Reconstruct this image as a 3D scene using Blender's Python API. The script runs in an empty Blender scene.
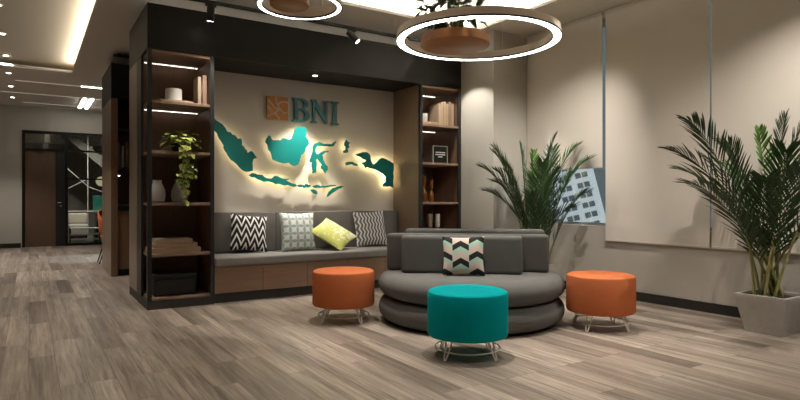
import bpy, bmesh, math, random
from mathutils import Vector, Matrix, Euler
sc = bpy.context.scene
COL = sc.collection
PI = math.pi
random.seed(7)
# ------------------------------------------------------------------ camera
cam_d = bpy.data.cameras.new('camera'); cam = bpy.data.objects.new('camera', cam_d); COL.objects.link(cam)
F_PX = 575.0
cam_d.sensor_width = 36.0; cam_d.sensor_fit = 'HORIZONTAL'; cam_d.lens = F_PX / 800 * 36.0
cam_d.clip_start = 0.05; cam_d.clip_end = 300
YAW = math.atan2(371, 575)
cam.location = (0, 0, 1.05); cam.rotation_euler = (PI / 2, 0, -YAW)
sc.camera = cam
# ------------------------------------------------------------------ world, exposure
w = bpy.data.worlds.new('dusk_sky'); sc.world = w; w.use_nodes = True
w.node_tree.nodes['Background'].inputs[0].default_value = (0.88, 0.93, 0.97, 1)
w.node_tree.nodes['Background'].inputs[1].default_value = 0.60
vs = sc.view_settings
sc.display_settings.display_device = 'sRGB'
vs.view_transform = 'Standard'; vs.look = 'None'; vs.gamma = 1.0; vs.use_curve_mapping = False
vs.exposure = 0.80
sc.cycles.use_denoising = True
sc.cycles.max_bounces = 10; sc.cycles.diffuse_bounces = 6; sc.cycles.transparent_max_bounces = 12
sc.cycles.sample_clamp_indirect = 4.0
WARM = (1.0, 0.935, 0.85)
# lamp strengths (watts / emission), used by the lamps' own builders below
P_DOWN = 74.0      # ceiling downlights over the seating
P_BACK = 75.0      # downlights of the corridor row
P_TRACK = 70.0     # track spotlights
E_RING = 8.0
E_COVE = 108.0
E_LED = 4.0
E_HALO = 4.6

# ------------------------------------------------------------------ node helpers
class NT:
    def __init__(s, m): s.t = m.node_tree; s.n = s.t.nodes; s.l = s.t.links
    def node(s, k, **kw):
        n = s.n.new(k)
        for a, b in kw.items(): setattr(n, a, b)
        return n
    def link(s, a, b): s.l.new(a, b)
    def put(s, sock, v):
        if hasattr(v, 'is_output'): s.l.new(v, sock)
        else: sock.default_value = v
    def m(s, op, a, b=None, c=None):
        n = s.node('ShaderNodeMath', operation=op)
        s.put(n.inputs[0], a)
        if b is not None: s.put(n.inputs[1], b)
        if c is not None: s.put(n.inputs[2], c)
        return n.outputs[0]
    def mix(s, f, a, b):
        n = s.node('ShaderNodeMix', data_type='RGBA')
        s.put(n.inputs['Factor'], f)
        for i, v in ((6, a), (7, b)):
            if hasattr(v, 'is_output'): s.l.new(v, n.inputs[i])
            else: n.inputs[i].default_value = (v[0], v[1], v[2], 1)
        return n.outputs[2]
    def obj(s):
        n = s.node('ShaderNodeTexCoord'); return n.outputs['Object']
    def xyz(s, v):
        n = s.node('ShaderNodeSeparateXYZ'); s.l.new(v, n.inputs[0]); return n.outputs
    def mapping(s, v, scale=(1, 1, 1), rot=(0, 0, 0), loc=(0, 0, 0)):
        n = s.node('ShaderNodeMapping'); s.l.new(v, n.inputs[0])
        n.inputs['Scale'].default_value = scale; n.inputs['Rotation'].default_value = rot; n.inputs['Location'].default_value = loc
        return n.outputs[0]
    def noise(s, v, scale=5, detail=3, rough=0.5):
        n = s.node('ShaderNodeTexNoise'); s.l.new(v, n.inputs['Vector'])
        n.inputs['Scale'].default_value = scale; n.inputs['Detail'].default_value = detail; n.inputs['Roughness'].default_value = rough
        return n.outputs['Fac']
    def bump(s, h, strength=0.2, dist=0.01):
        n = s.node('ShaderNodeBump'); n.inputs['Strength'].default_value = strength; n.inputs['Distance'].default_value = dist
        s.l.new(h, n.inputs['Height']); s.l.new(n.outputs[0], s.bsdf.inputs['Normal'])
def newmat(name, rough=0.6, metal=0.0, spec=0.5):
    m = bpy.data.materials.new(name); m.use_nodes = True
    t = NT(m); t.bsdf = t.n['Principled BSDF']
    t.bsdf.inputs['Roughness'].default_value = rough; t.bsdf.inputs['Metallic'].default_value = metal
    t.bsdf.inputs['Specular IOR Level'].default_value = spec
    return m, t
def plain(name, c, rough=0.6, metal=0.0, var=0.08, scale=6.0, bump=0.0, bscale=200, spec=0.5):
    m, t = newmat(name, rough, metal, spec)
    o = t.obj(); f = t.noise(o, scale, 4)
    a = tuple(x * (1 - var) for x in c); b = tuple(min(1, x * (1 + var)) for x in c)
    t.link(t.mix(f, a, b), t.bsdf.inputs['Base Color'])
    if bump: t.bump(t.noise(o, bscale, 2), bump, 0.004)
    return m
def emit(name, c, s):
    m = bpy.data.materials.new(name); m.use_nodes = True; t = NT(m); t.n.clear()
    e = t.node('ShaderNodeEmission'); e.inputs[0].default_value = (*c, 1); e.inputs[1].default_value = s
    o = t.node('ShaderNodeOutputMaterial'); t.link(e.outputs[0], o.inputs[0]); return m
def wood(name, dark, light, axis='Z', rough=0.5, scale=1.0):
    m, t = newmat(name, rough)
    st = {'X': (1.2, 22, 22), 'Y': (22, 1.2, 22), 'Z': (22, 22, 1.2)}[axis]
    v = t.mapping(t.obj(), tuple(q * scale for q in st))
    f = t.noise(v, 1.6, 6, 0.62)
    g = t.noise(t.obj(), 1.3, 2)
    k = t.m('MULTIPLY_ADD', g, 0.5, t.m('MULTIPLY', f, 0.75))
    t.link(t.mix(t.m('SUBTRACT', k, 0.12), dark, light), t.bsdf.inputs['Base Color'])
    return m
def glassmat(name, tint=(0.9, 0.95, 0.95), gloss=0.12, trans=0.9):
    m = bpy.data.materials.new(name); m.use_nodes = True; t = NT(m); t.n.clear()
    a = t.node('ShaderNodeBsdfTransparent'); a.inputs[0].default_value = (*[x * trans for x in tint], 1)
    b = t.node('ShaderNodeBsdfGlossy'); b.inputs['Roughness'].default_value = 0.03
    fr = t.node('ShaderNodeFresnel'); fr.inputs[0].default_value = 1.45
    mx = t.node('ShaderNodeMixShader'); o = t.node('ShaderNodeOutputMaterial')
    t.link(fr.outputs[0], mx.inputs[0]); t.link(a.outputs[0], mx.inputs[1]); t.link(b.outputs[0], mx.inputs[2]); t.link(mx.outputs[0], o.inputs[0])
    return m

# ------------------------------------------------------------------ geometry helpers
class MB:
    """collects shapes in world (or thing-local) coordinates and links them as ONE mesh object"""
    def __init__(s): s.bm = bmesh.new()
    def box(s, x0, x1, y0, y1, z0, z1, bev=0.0, seg=2):
        r = bmesh.ops.create_cube(s.bm, size=1.0)
        for v in r['verts']:
            v.co = Vector((x0 + (v.co.x + .5) * (x1 - x0), y0 + (v.co.y + .5) * (y1 - y0), z0 + (v.co.z + .5) * (z1 - z0)))
        if bev:
            es = list({e for v in r['verts'] for e in v.link_edges})
            bmesh.ops.bevel(s.bm, geom=es, offset=bev, segments=seg, profile=0.6, affect='EDGES')
        return s
    def lathe(s, prof, c=(0, 0, 0), n=32, cap0=True, cap1=True):
        rings = []
        for r, z in prof:
            rings.append([s.bm.verts.new((c[0] + r * math.cos(2 * PI * i / n), c[1] + r * math.sin(2 * PI * i / n), c[2] + z)) for i in range(n)])
        for a, b in zip(rings, rings[1:]):
            for i in range(n): s.bm.faces.new((a[i], a[(i + 1) % n], b[(i + 1) % n], b[i]))
        if cap0: s.bm.faces.new(rings[0][::-1])
        if cap1: s.bm.faces.new(rings[-1])
        return s
    def ringbody(s, prof, c=(0, 0, 0), n=64):
        """closed profile swept round the axis (torus like)"""
        rings = [[s.bm.verts.new((c[0] + r * math.cos(2 * PI * i / n), c[1] + r * math.sin(2 * PI * i / n), c[2] + z)) for i in range(n)] for r, z in prof]
        k = len(rings)
        for j in range(k):
            a, b = rings[j], rings[(j + 1) % k]
            for i in range(n): s.bm.faces.new((a[i], a[(i + 1) % n], b[(i + 1) % n], b[i]))
        return s
    def tube(s, pts, r, n=8, cap=True):
        pts = [Vector(p) for p in pts]; k = len(pts)
        rr = r if isinstance(r, (list, tuple)) else [r] * k
        prev = None; rings = []
        for i, p in enumerate(pts):
            d = (pts[min(i + 1, k - 1)] - pts[max(i - 1, 0)]).normalized()
            if prev is None:
                u = d.orthogonal().normalized()
            else:
                u = (prev - d * prev.dot(d)).normalized()
            prev = u; v = d.cross(u)
            rings.append([s.bm.verts.new(p + (u * math.cos(2 * PI * j / n) + v * math.sin(2 * PI * j / n)) * rr[i]) for j in range(n)])
        for a, b in zip(rings, rings[1:]):
            for j in range(n): s.bm.faces.new((a[j], a[(j + 1) % n], b[(j + 1) % n], b[j]))
        if cap: s.bm.faces.new(rings[0][::-1]); s.bm.faces.new(rings[-1])
        return s
    def prism(s, poly, y0, y1):
        """polygon in x,z extruded along y (convex or simple)"""
        a = [s.bm.verts.new((x, y0, z)) for x, z in poly]; b = [s.bm.verts.new((x, y1, z)) for x, z in poly]
        s.bm.faces.new(a); s.bm.faces.new(b[::-1]); n = len(poly)
        for i in range(n): s.bm.faces.new((a[i], b[i], b[(i + 1) % n], a[(i + 1) % n]))
        return s
    def xf(s, mat): bmesh.ops.transform(s.bm, matrix=mat, verts=s.bm.verts); return s
    def build(s, name, mat, parent=None, smooth=False, local=False, subsurf=0):
        if parent is not None and not local:
            bmesh.ops.translate(s.bm, vec=-wloc(parent), verts=s.bm.verts)
        bmesh.ops.recalc_face_normals(s.bm, faces=s.bm.faces)
        me = bpy.data.meshes.new(name); s.bm.to_mesh(me); s.bm.free()
        me.materials.append(mat)
        if smooth:
            me.polygons.foreach_set('use_smooth', [True] * len(me.polygons))
            me.set_sharp_from_angle(angle=math.radians(40))
        o = bpy.data.objects.new(name, me); COL.objects.link(o)
        if parent is not None: o.parent = parent
        if subsurf:
            q = o.modifiers.new('smooth', 'SUBSURF'); q.levels = q.render_levels = subsurf
        return o
def wloc(o):
    v = Vector((0, 0, 0))
    while o is not None: v += o.location; o = o.parent
    return v
def recenter(o, p):
    """put the origin of a parentless mesh at p"""
    p = Vector(p); o.data.transform(Matrix.Translation(-p)); o.location = p; return o
def tag(o, label, cat, group=None):
    o['label'] = label; o['category'] = cat
    if group: o['group'] = group
    return o
def thing(name, label, cat, loc=(0, 0, 0), group=None):
    o = bpy.data.objects.new(name, None); COL.objects.link(o); o.location = loc; o.empty_display_size = 0.1
    return tag(o, label, cat, group)
def struct(o): o['kind'] = 'structure'; return o
def copy_tree(o, parent=None):
    c = o.copy(); COL.objects.link(c); c.parent = parent
    for ch in list(o.children): copy_tree(ch, c)
    return c
def spot(parent, loc, target, watts, angle=70, blend=0.6, size=0.03, color=WARM):
    d = bpy.data.lights.new('lamp', 'SPOT'); d.energy = watts; d.spot_size = math.radians(angle); d.spot_blend = blend
    d.shadow_soft_size = size; d.color = color
    o = bpy.data.objects.new('lamp', d); COL.objects.link(o); o.parent = parent
    o.location = Vector(loc) - wloc(parent)
    o.rotation_euler = (Vector(target) - Vector(loc)).to_track_quat('-Z', 'Y').to_euler()
    return o
def plate(name, polys, depth, mat, parent, y, bevel=0.0):
    """flat plate standing in the x,z plane: polygons (holes allowed), front at y-depth, back at y"""
    cu = bpy.data.curves.new(name, 'CURVE'); cu.dimensions = '2D'; cu.fill_mode = 'BOTH'; cu.extrude = depth / 2; cu.bevel_depth = bevel
    for p in polys:
        sp = cu.splines.new('POLY'); sp.points.add(len(p) - 1); sp.use_cyclic_u = True
        for i, (x, z) in enumerate(p): sp.points[i].co = (x, z, 0, 1)
    tmp = bpy.data.objects.new(name + '_tmp', cu); COL.objects.link(tmp)
    dg = bpy.context.evaluated_depsgraph_get()
    me = bpy.data.meshes.new_from_object(tmp.evaluated_get(dg))
    bpy.data.objects.remove(tmp); bpy.data.curves.remove(cu)
    me.transform(Matrix.Translation((0, y - depth / 2, 0)) @ Matrix.Rotation(PI / 2, 4, 'X'))
    me.name = name; me.materials.clear(); me.materials.append(mat)
    o = bpy.data.objects.new(name, me); COL.objects.link(o)
    if parent is not None: me.transform(Matrix.Translation(-wloc(parent))); o.parent = parent
    return o

# ------------------------------------------------------------------ materials
M = {}
M['wall'] = plain('wall_paint', (0.46, 0.44, 0.385), 0.75, var=0.03, scale=2)
M['lowwall'] = plain('spandrel_paint', (0.46, 0.425, 0.375), 0.7, var=0.03, scale=2)
M['ceil'] = plain('ceiling_paint', (0.74, 0.69, 0.61), 0.8, var=0.02, scale=2)
M['black'] = plain('black_satin', (0.0085, 0.008, 0.007), 0.45, var=0.15, scale=3, spec=0.25)
M['blackm'] = plain('black_metal', (0.014, 0.014, 0.014), 0.4, metal=0.3, var=0.1)
M['frame'] = plain('dark_frame', (0.022, 0.022, 0.023), 0.4, metal=0.2, var=0.1)
M['plinth'] = plain('plinth_black', (0.028, 0.027, 0.026), 0.5, var=0.1)
M['base'] = plain('baseboard_black', (0.016, 0.014, 0.012), 0.5, var=0.1)
M['walnut'] = wood('walnut_vertical', (0.11, 0.058, 0.032), (0.26, 0.15, 0.09), 'Z', 0.5)
M['walnutx'] = wood('walnut_horizontal', (0.13, 0.078, 0.05), (0.30, 0.19, 0.126), 'X', 0.45)
M['shelfw'] = wood('shelf_wood', (0.16, 0.10, 0.065), (0.32, 0.21, 0.145), 'X', 0.5)
M['endw'] = wood('end_panel_wood', (0.19, 0.135, 0.092), (0.28, 0.205, 0.145), 'Z', 0.32)
M['doorw'] = wood('door_wood', (0.085, 0.048, 0.03), (0.15, 0.09, 0.058), 'Z', 0.45)
M['planter'] = wood('planter_wood', (0.20, 0.075, 0.022), (0.42, 0.18, 0.06), 'X', 0.4)
M['sofa'] = plain('sofa_fabric', (0.112, 0.109, 0.102), 0.9, var=0.12, scale=9, bump=0.25, bscale=260, spec=0.2)
M['sofab'] = plain('sofa_fabric_back', (0.112, 0.110, 0.104), 0.92, var=0.12, scale=9, bump=0.25, bscale=260, spec=0.2)
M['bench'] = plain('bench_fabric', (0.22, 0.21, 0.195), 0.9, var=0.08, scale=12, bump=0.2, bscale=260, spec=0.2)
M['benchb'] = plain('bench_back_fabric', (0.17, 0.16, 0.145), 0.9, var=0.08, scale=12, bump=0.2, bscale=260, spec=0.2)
M['orange'] = plain('orange_fabric', (0.50, 0.145, 0.055), 0.9, var=0.06, scale=14, bump=0.2, bscale=300, spec=0.08)
M['teal'] = plain('teal_fabric', (0.0, 0.30, 0.32), 0.9, var=0.05, scale=14, bump=0.2, bscale=300, spec=0.06)
M['chrome'] = plain('pale_metal', (0.80, 0.76, 0.70), 0.3, metal=0.35, var=0.03)
M['panel'] = plain('sign_wall_panel', (0.66, 0.61, 0.53), 0.6, var=0.03, scale=3)
M['map'] = plain('map_teal', (0.0, 0.22, 0.20), 0.45, var=0.04)
M['letter'] = plain('letter_teal', (0.02, 0.15, 0.17), 0.4, var=0.04)
M['logo'] = plain('logo_orange', (0.56, 0.20, 0.025), 0.5, var=0.04)
M['logoline'] = plain('logo_line', (0.66, 0.58, 0.47), 0.6, var=0.03)
M['halo'] = emit('map_backlight', (1.0, 0.80, 0.42), E_HALO)
M['halow'] = emit('map_backlight_soft', (1.0, 0.82, 0.48), E_HALO * .28)
M['led'] = emit('shelf_led', (1.0, 0.9, 0.75), E_LED)
M['cove'] = emit('cove_led', (1.0, 0.94, 0.82), E_COVE)
M['covel'] = emit('cove_led_corridor', (1.0, 0.88, 0.68), E_COVE * .27)
M['gapglow'] = emit('added_gap_glow', (1.0, 0.9, 0.75), 2.2)
M['ring'] = emit('ring_diffuser', (1.0, 0.97, 0.92), E_RING)
M['lens'] = emit('downlight_lens', (1.0, 0.93, 0.8), 8)
M['tube'] = emit('tube_lamp', (1.0, 0.95, 0.86), 9)
M['slot'] = emit('slot_lamp', (1.0, 0.92, 0.78), 0.28)
M['ringb'] = plain('ring_body_beige', (0.78, 0.68, 0.57), 0.5, var=0.02)
M['white'] = plain('white_ceramic', (0.72, 0.70, 0.66), 0.4, var=0.02)
M['greyc'] = plain('grey_ceramic', (0.42, 0.395, 0.36), 0.6, var=0.12, scale=25)
M['paper'] = plain('kraft_paper', (0.36, 0.245, 0.155), 0.8, var=0.06)
M['bookc'] = plain('book_cloth', (0.33, 0.24, 0.165), 0.75, var=0.06)
M['bookd'] = plain('book_cloth_dark', (0.22, 0.15, 0.10), 0.75, var=0.06)
M['basket'] = plain('basket_black', (0.007, 0.007, 0.007), 0.7, var=0.3, scale=40, bump=0.4, bscale=90)
M['amber'] = plain('amber_glass', (0.13, 0.046, 0.008), 0.08, var=0.2, scale=10)
M['clear'] = glassmat('clear_glass')
M['concrete'] = plain('pot_concrete', (0.40, 0.38, 0.345), 0.85, var=0.16, scale=14, bump=0.2, bscale=60)
M['soil'] = plain('soil', (0.035, 0.026, 0.018), 0.95, var=0.3, scale=60)
M['stem'] = plain('palm_stem', (0.34, 0.33, 0.12), 0.6, var=0.25, scale=18)
M['stemd'] = plain('palm_stem_dark', (0.18, 0.19, 0.06), 0.6, var=0.2, scale=18)
M['leaf'] = plain('palm_leaf', (0.032, 0.082, 0.016), 0.45, var=0.45, scale=7)
M['leafd'] = plain('palm_leaf_dark', (0.022, 0.056, 0.014), 0.45, var=0.4, scale=7)
M['leafl'] = plain('palm_leaf_young', (0.10, 0.23, 0.03), 0.45, var=0.3, scale=7)
def leaf_mix(name, a, b, scale):
    m, t = newmat(name, .4); f = t.node('ShaderNodeNewGeometry').outputs['Random Per Island']
    t.link(t.mix(f, a, b), t.bsdf.inputs['Base Color']); return m
M['pothos'] = leaf_mix('pothos_leaf', (0.05, 0.10, 0.012), (0.56, 0.62, 0.12), 22)
M['hangleaf'] = plain('hanging_leaf', (0.03, 0.075, 0.02), 0.5, var=0.4, scale=9)
M['blind'] = plain('blind_fabric', (0.65, 0.595, 0.525), 0.85, var=0.02, scale=3, bump=0.08, bscale=500)
M['blindbar'] = plain('blind_bar', (0.58, 0.52, 0.45), 0.5, var=0.02)
M['alu'] = plain('window_aluminium', (0.30, 0.31, 0.32), 0.4, metal=0.5, var=0.03)
M['bwhite'] = plain('facade_white', (0.80, 0.82, 0.83), 0.8, var=0.04, scale=0.5)
M['bwin'] = plain('facade_window', (0.09, 0.11, 0.125), 0.35, var=0.3, scale=0.8)
M['tower'] = plain('tower_glass', (0.15, 0.165, 0.17), 0.5, var=0.15, scale=0.3)
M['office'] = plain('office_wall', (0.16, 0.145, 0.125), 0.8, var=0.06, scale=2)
M['beige'] = plain('beige_upholstery', (0.50, 0.44, 0.36), 0.8, var=0.06)
M['greenb'] = plain('green_board', (0.02, 0.20, 0.155), 0.6, var=0.06)
M['pendant'] = emit('globe_lamp', (1.0, 0.85, 0.5), 0.28)

def floor_mat():
    m, t = newmat('oak_planks', 0.36)
    o = t.obj(); X, Y, Z = t.xyz(o)
    cx = t.node('ShaderNodeCombineXYZ'); t.link(Y, cx.inputs[0]); t.link(X, cx.inputs[1])
    br = t.node('ShaderNodeTexBrick'); t.link(cx.outputs[0], br.inputs['Vector'])
    br.offset = 0.37; br.offset_frequency = 3; br.squash = 1.0
    br.inputs['Scale'].default_value = 1.0; br.inputs['Brick Width'].default_value = 1.25; br.inputs['Row Height'].default_value = 0.145
    br.inputs['Mortar Size'].default_value = 0.0012; br.inputs['Mortar Smooth'].default_value = 0.2; br.inputs['Bias'].default_value = 0.0
    br.inputs['Color1'].default_value = (0, 0, 0, 1); br.inputs['Color2'].default_value = (1, 1, 1, 1); br.inputs['Mortar'].default_value = (0.5, 0.5, 0.5, 1)
    rnd = t.xyz(br.outputs['Color'])[0]
    # grain stretched along the planks, shifted per plank
    sh = t.node('ShaderNodeCombineXYZ'); t.put(sh.inputs[0], t.m('MULTIPLY', X, 38.0)); t.put(sh.inputs[1], t.m('MULTIPLY_ADD', rnd, 9.0, t.m('MULTIPLY', Y, 1.5))); t.put(sh.inputs[2], t.m('MULTIPLY', rnd, 31.0))
    g = t.noise(sh.outputs[0], 1.5, 9, 0.68)
    g2 = t.noise(sh.outputs[0], 0.35, 3, 0.5)
    ramp = t.node('ShaderNodeValToRGB'); t.link(rnd, ramp.inputs[0])
    e = ramp.color_ramp.elements
    e[0].position = 0.0; e[0].color = (0.135, 0.105, 0.083, 1)
    e[1].position = 1.0; e[1].color = (0.350, 0.290, 0.236, 1)
    for p, c in ((0.22, (0.225, 0.182, 0.146, 1)), (0.55, (0.265, 0.217, 0.175, 1)), (0.8, (0.30, 0.247, 0.20, 1))):
        q = e.new(p); q.color = c
    k = t.m('MULTIPLY_ADD', g, 2.7, t.m('MULTIPLY_ADD', g2, 1.5, -1.10))
    vm = t.node('ShaderNodeVectorMath', operation='SCALE'); t.link(ramp.outputs[0], vm.inputs[0]); t.put(vm.inputs['Scale'], k)
    t.link(t.mix(br.outputs['Fac'], vm.outputs[0], (0.05, 0.04, 0.03)), t.bsdf.inputs['Base Color'])
    t.link(t.m('MULTIPLY_ADD', g, 0.22, 0.27), t.bsdf.inputs['Roughness'])
    t.bump(g, 0.08, 0.004)
    return m
M['floor'] = floor_mat()

# ------------------------------------------------------------------ the setting
XL, XR, YN, YF, ZC, ZT = -3.0, 5.34, -2.5, 15.2, 3.13, 3.28
def slab(name, *bx, mat='wall'):
    b = MB()
    for q in bx: b.box(*q)
    return struct(b.build(name, M[mat]))
slab('floor', (XL, XR + .3, YN, 20.5, -0.1, 0.0), mat='floor')
# ceiling: a lower sheet with two recessed trays and the slab above them
TA = (-2.0, 0.59, 0.5, 10.75); TB = (1.0, 4.62, 1.2, 5.45)
slab('ceiling',
     (XL, TA[0], YN, YF, ZC, ZC + .03), (TA[0], TA[1], YN, TA[2], ZC, ZC + .03), (TA[0], TA[1], TA[3], YF, ZC, ZC + .03),
     (TA[1], TB[0], YN, YF, ZC, ZC + .03), (TB[0], TB[1], YN, TB[2], ZC, ZC + .03), (TB[0], TB[1], TB[3], YF, ZC, ZC + .03),
     (TB[1], XR + .02, YN, YF, ZC, ZC + .03),
     (XL, XR + .02, YN, YF, ZT, ZT + .06), mat='ceil')
WY0, WY1, WZ0, WZ1 = 0.2, 5.15, 0.76, 3.06
slab('wall_right', (XR, XR + .22, YN, YF, 0, WZ0), (XR, XR + .22, YN, WY0, WZ0, ZT), (XR, XR + .22, WY1, YF, WZ0, ZT), (XR, XR + .22, WY0, WY1, WZ1, ZT), mat='lowwall')
slab('wall_left', (XL - .15, XL, YN, YF, 0, ZT))
slab('wall_near', (XL - .15, XR + .22, YN - .15, YN, 0, ZT))
slab('wall_far', (XL, -0.13, YF, YF + .12, 0, ZT), (-0.13, 2.7, YF, YF + .12, 2.60, ZT), (2.7, XR + .2, YF, YF + .12, 0, ZT))
slab('wall_pillar', (4.757, XR - .002, 5.27, 7.06, 0, ZC - .002))
slab('wall_centre', (0.962, 4.755, 6.52, 7.06, 0, 2.495), mat='panel')
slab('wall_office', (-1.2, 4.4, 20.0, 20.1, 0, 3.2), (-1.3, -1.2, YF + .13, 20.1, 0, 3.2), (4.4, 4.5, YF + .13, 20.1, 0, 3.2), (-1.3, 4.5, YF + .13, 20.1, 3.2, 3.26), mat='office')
slab('baseboard_right', (XR - .016, XR, YN, 5.268, 0, 0.092), mat='base')
slab('baseboard_far', (XL, -0.15, YF - .016, YF, 0, 0.10), mat='base')
slab('baseboard_pillar', (4.80, XR - .02, 5.254, 5.27, 0, 0.092), mat='base')

slab('trim_1', (-1.1, 4.3, 19.5, 19.95, 2.72, 3.19), mat='wall')
# window and blinds
wn = MB()
for y in (WY0, 1.70, 2.92, 4.11, WY1 - .05): wn.box(XR + .10, XR + .16, y - .0, y + .05, WZ0, WZ1)
wn.box(XR + .10, XR + .16, WY0, WY1, WZ0, WZ0 + .03).box(XR + .10, XR + .16, WY0, WY1, WZ1 - .05, WZ1)
wf = struct(wn.build('window_1', M['alu']))
MB().box(XR + .125, XR + .135, WY0 + .05, WY1 - .05, WZ0 + .03, WZ1 - .05).build('glass_pane', M['clear'], wf)
BG = 'roller blinds on the window wall'
def blind(y0, y1, zb, label):
    t = thing('roller_blind', label, 'blind', (XR - .022, (y0 + y1) / 2, zb), BG)
    MB().box(XR - .0235, XR - .0205, y0, y1, zb + .02, ZC - .03).build('blind_fabric', M['blind'], t)
    MB().box(XR - .030, XR - .014, y0, y1, zb, zb + .022, .004).build('bottom_bar', M['blindbar'], t)
    MB().box(XR - .034, XR - .004, y0, y1, ZC - .034, ZC - .001).build('head_rail', M['blindbar'], t)
blind(4.122, 5.262, 1.405, 'short beige roller blind raised above the view of the white building')
blind(2.932, 4.080, 0.600, 'long beige roller blind between the two window gaps, behind the right orange stool')
blind(0.90, 2.912, 0.600, 'wide beige roller blind behind the palm in the square concrete pot')

# ------------------------------------------------------------------ outside
ob = thing('office_building', 'white facade with a grid of dark windows seen outside under the short blind', 'building', (0, 0, 0))
def facade():
    W, Ht = 8.4, 9.2
    MB().box(-W / 2, W / 2, 0, 6, 0, Ht).build('facade', M['bwhite'], ob, local=True)
    nx, nz = 10, 10
    for i in range(nx):
        for j in range(nz):
            x = -W / 2 + .55 + i * (W - .7) / nx; x += 0.06 if i % 2 == 0 else -0.14; z = .34 + j * .88
            MB().box(x, x + .46, -.06, .02, z, z + .46).build('window', M['bwin'], ob, local=True)
facade()
ob.location = (39.2, 34.56, -3.2); ob.rotation_euler = (0, math.radians(-14), math.radians(-42))
tg = recenter(MB().box(56.0, 64.0, 20.0, 45.2, -30, 30).build('glass_tower', M['tower']), (60, 31, -30))
tag(tg, 'blue grey tower seen through the slits between the roller blinds', 'building')

# ------------------------------------------------------------------ built-in wall unit
cp = MB().box(0.945, 4.752, 5.89, 7.06, 2.50, 2.93).build('canopy', M['black'])
recenter(cp, (2.85, 6.4, 2.5)); tag(cp, 'deep black canopy band running above the two bookcases and the sign', 'canopy')
ep = MB().box(0.945, 0.960, 6.525, 7.06, 0.09, 2.498).build('end_panel', M['endw'])
recenter(ep, (0.95, 6.8, .09)); tag(ep, 'smooth brown wooden end panel behind the left bookcase', 'panel')
pk = MB().box(0.947, 0.9605, 6.525, 7.06, 0.0, 0.088).build('skirting', M['plinth'], ep); pk.location = (0, 0, 0)
ul = MB().box(1.0, 4.7, 6.42, 6.44, 2.9302, 2.945).build('added_glow_strip', M['gapglow']); recenter(ul, (2.85, 6.43, 2.9302)); tag(ul, 'added faint glowing strip hidden on the black canopy, brightening the ceiling gap', 'light strip')  # invented hidden strip, lightens the dark ceiling gap over the canopy
SHELF_Z = (0.105, 0.53, 1.025, 1.525, 2.01)      # tops
def bookcase(x0, x1, open_left, label, group):
    t = thing('bookcase', label, 'bookcase', ((x0 + x1) / 2, 6.2, 0), group)
    y0, y1 = 5.89, 6.515
    MB().box(x0, x1, y0 + .004, y1, 0, 0.082).build('plinth', M['plinth'], t)
    MB().box(x0 + .02, x1 - .02, y1 - .02, y1, .083, 2.495).build('back_panel', M['walnut'], t)
    if open_left:
        MB().box(x0, x0 + .022, 6.26, y1, .083, 2.495).build('side_panel', M['frame'], t)
    else:
        MB().box(x0, x0 + .022, y0 + .045, y1, .083, 2.495).build('side_panel', M['endw'], t)
    MB().box(x1 - .022, x1, y0 + .045, y1, .083, 2.495).build('side_panel', M['walnut'], t)
    for z in SHELF_Z:
        zz = z - .028 if z > .2 else .083
        MB().box(x0 + .0235, x1 - .0235, y0 + .012, y1 - .021, zz, z, .002, 1).build('shelf', M['shelfw'], t)
    MB().box(x0 + .0235, x1 - .0235, y0 + .012, y1 - .021, 2.468, 2.495).build('top_panel', M['shelfw'], t)
    MB().box(x0, x0 + .04, y0, y0 + .04, .083, 2.495, .002, 1).build('front_post', M['frame'], t)
    MB().box(x1 - .04, x1, y0, y0 + .04, .083, 2.495, .002, 1).build('front_post', M['frame'], t)
    for z, yy in ((2.468, 6.40), (1.982, 6.40)):
        lb = MB(); nd = 22
        for k in range(nd):
            xa = x0 + .03 + (x1 - x0 - .07) * k / nd; lb.box(xa, xa + (.019 if (k * 7) % 5 else .011), yy, yy + .006, z - .005, z - .0005)
        lb.build('led_strip', M['led'], t)
    return t
bookcase(0.945, 1.572, True, 'left open bookcase with the trailing plant and a black basket', 'bookcases flanking the sign wall')
bookcase(4.100, 4.752, False, 'right bookcase with amber bottles and a framed black sign', 'bookcases flanking the sign wall')

# bench
bn = thing('bench_seat', 'long grey upholstered bench with wooden drawers under the map wall', 'bench', (2.84, 6.15, 0))
MB().box(1.574, 4.098, 5.93, 6.50, 0, 0.098).build('plinth', M['plinth'], bn)
MB().box(1.574, 4.098, 5.915, 6.50, 0.099, 0.368).build('carcass', M['walnut'], bn)
for i in range(5):
    x = 1.574 + i * .5048
    MB().box(x + .0015, x + .5033, 5.893, 5.914, 0.10, 0.366, .002, 1).build('drawer_front', M['walnutx'], bn)
MB().box(1.575, 4.097, 5.875, 6.41, 0.369, 0.462, .028, 4).build('seat_cushion', M['bench'], bn, smooth=True)
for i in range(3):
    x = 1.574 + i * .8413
    MB().box(x + .001, x + .8403, 6.412, 6.513, 0.464, 0.912, .012, 3).build('backrest', M['benchb'], bn, smooth=True)

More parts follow.
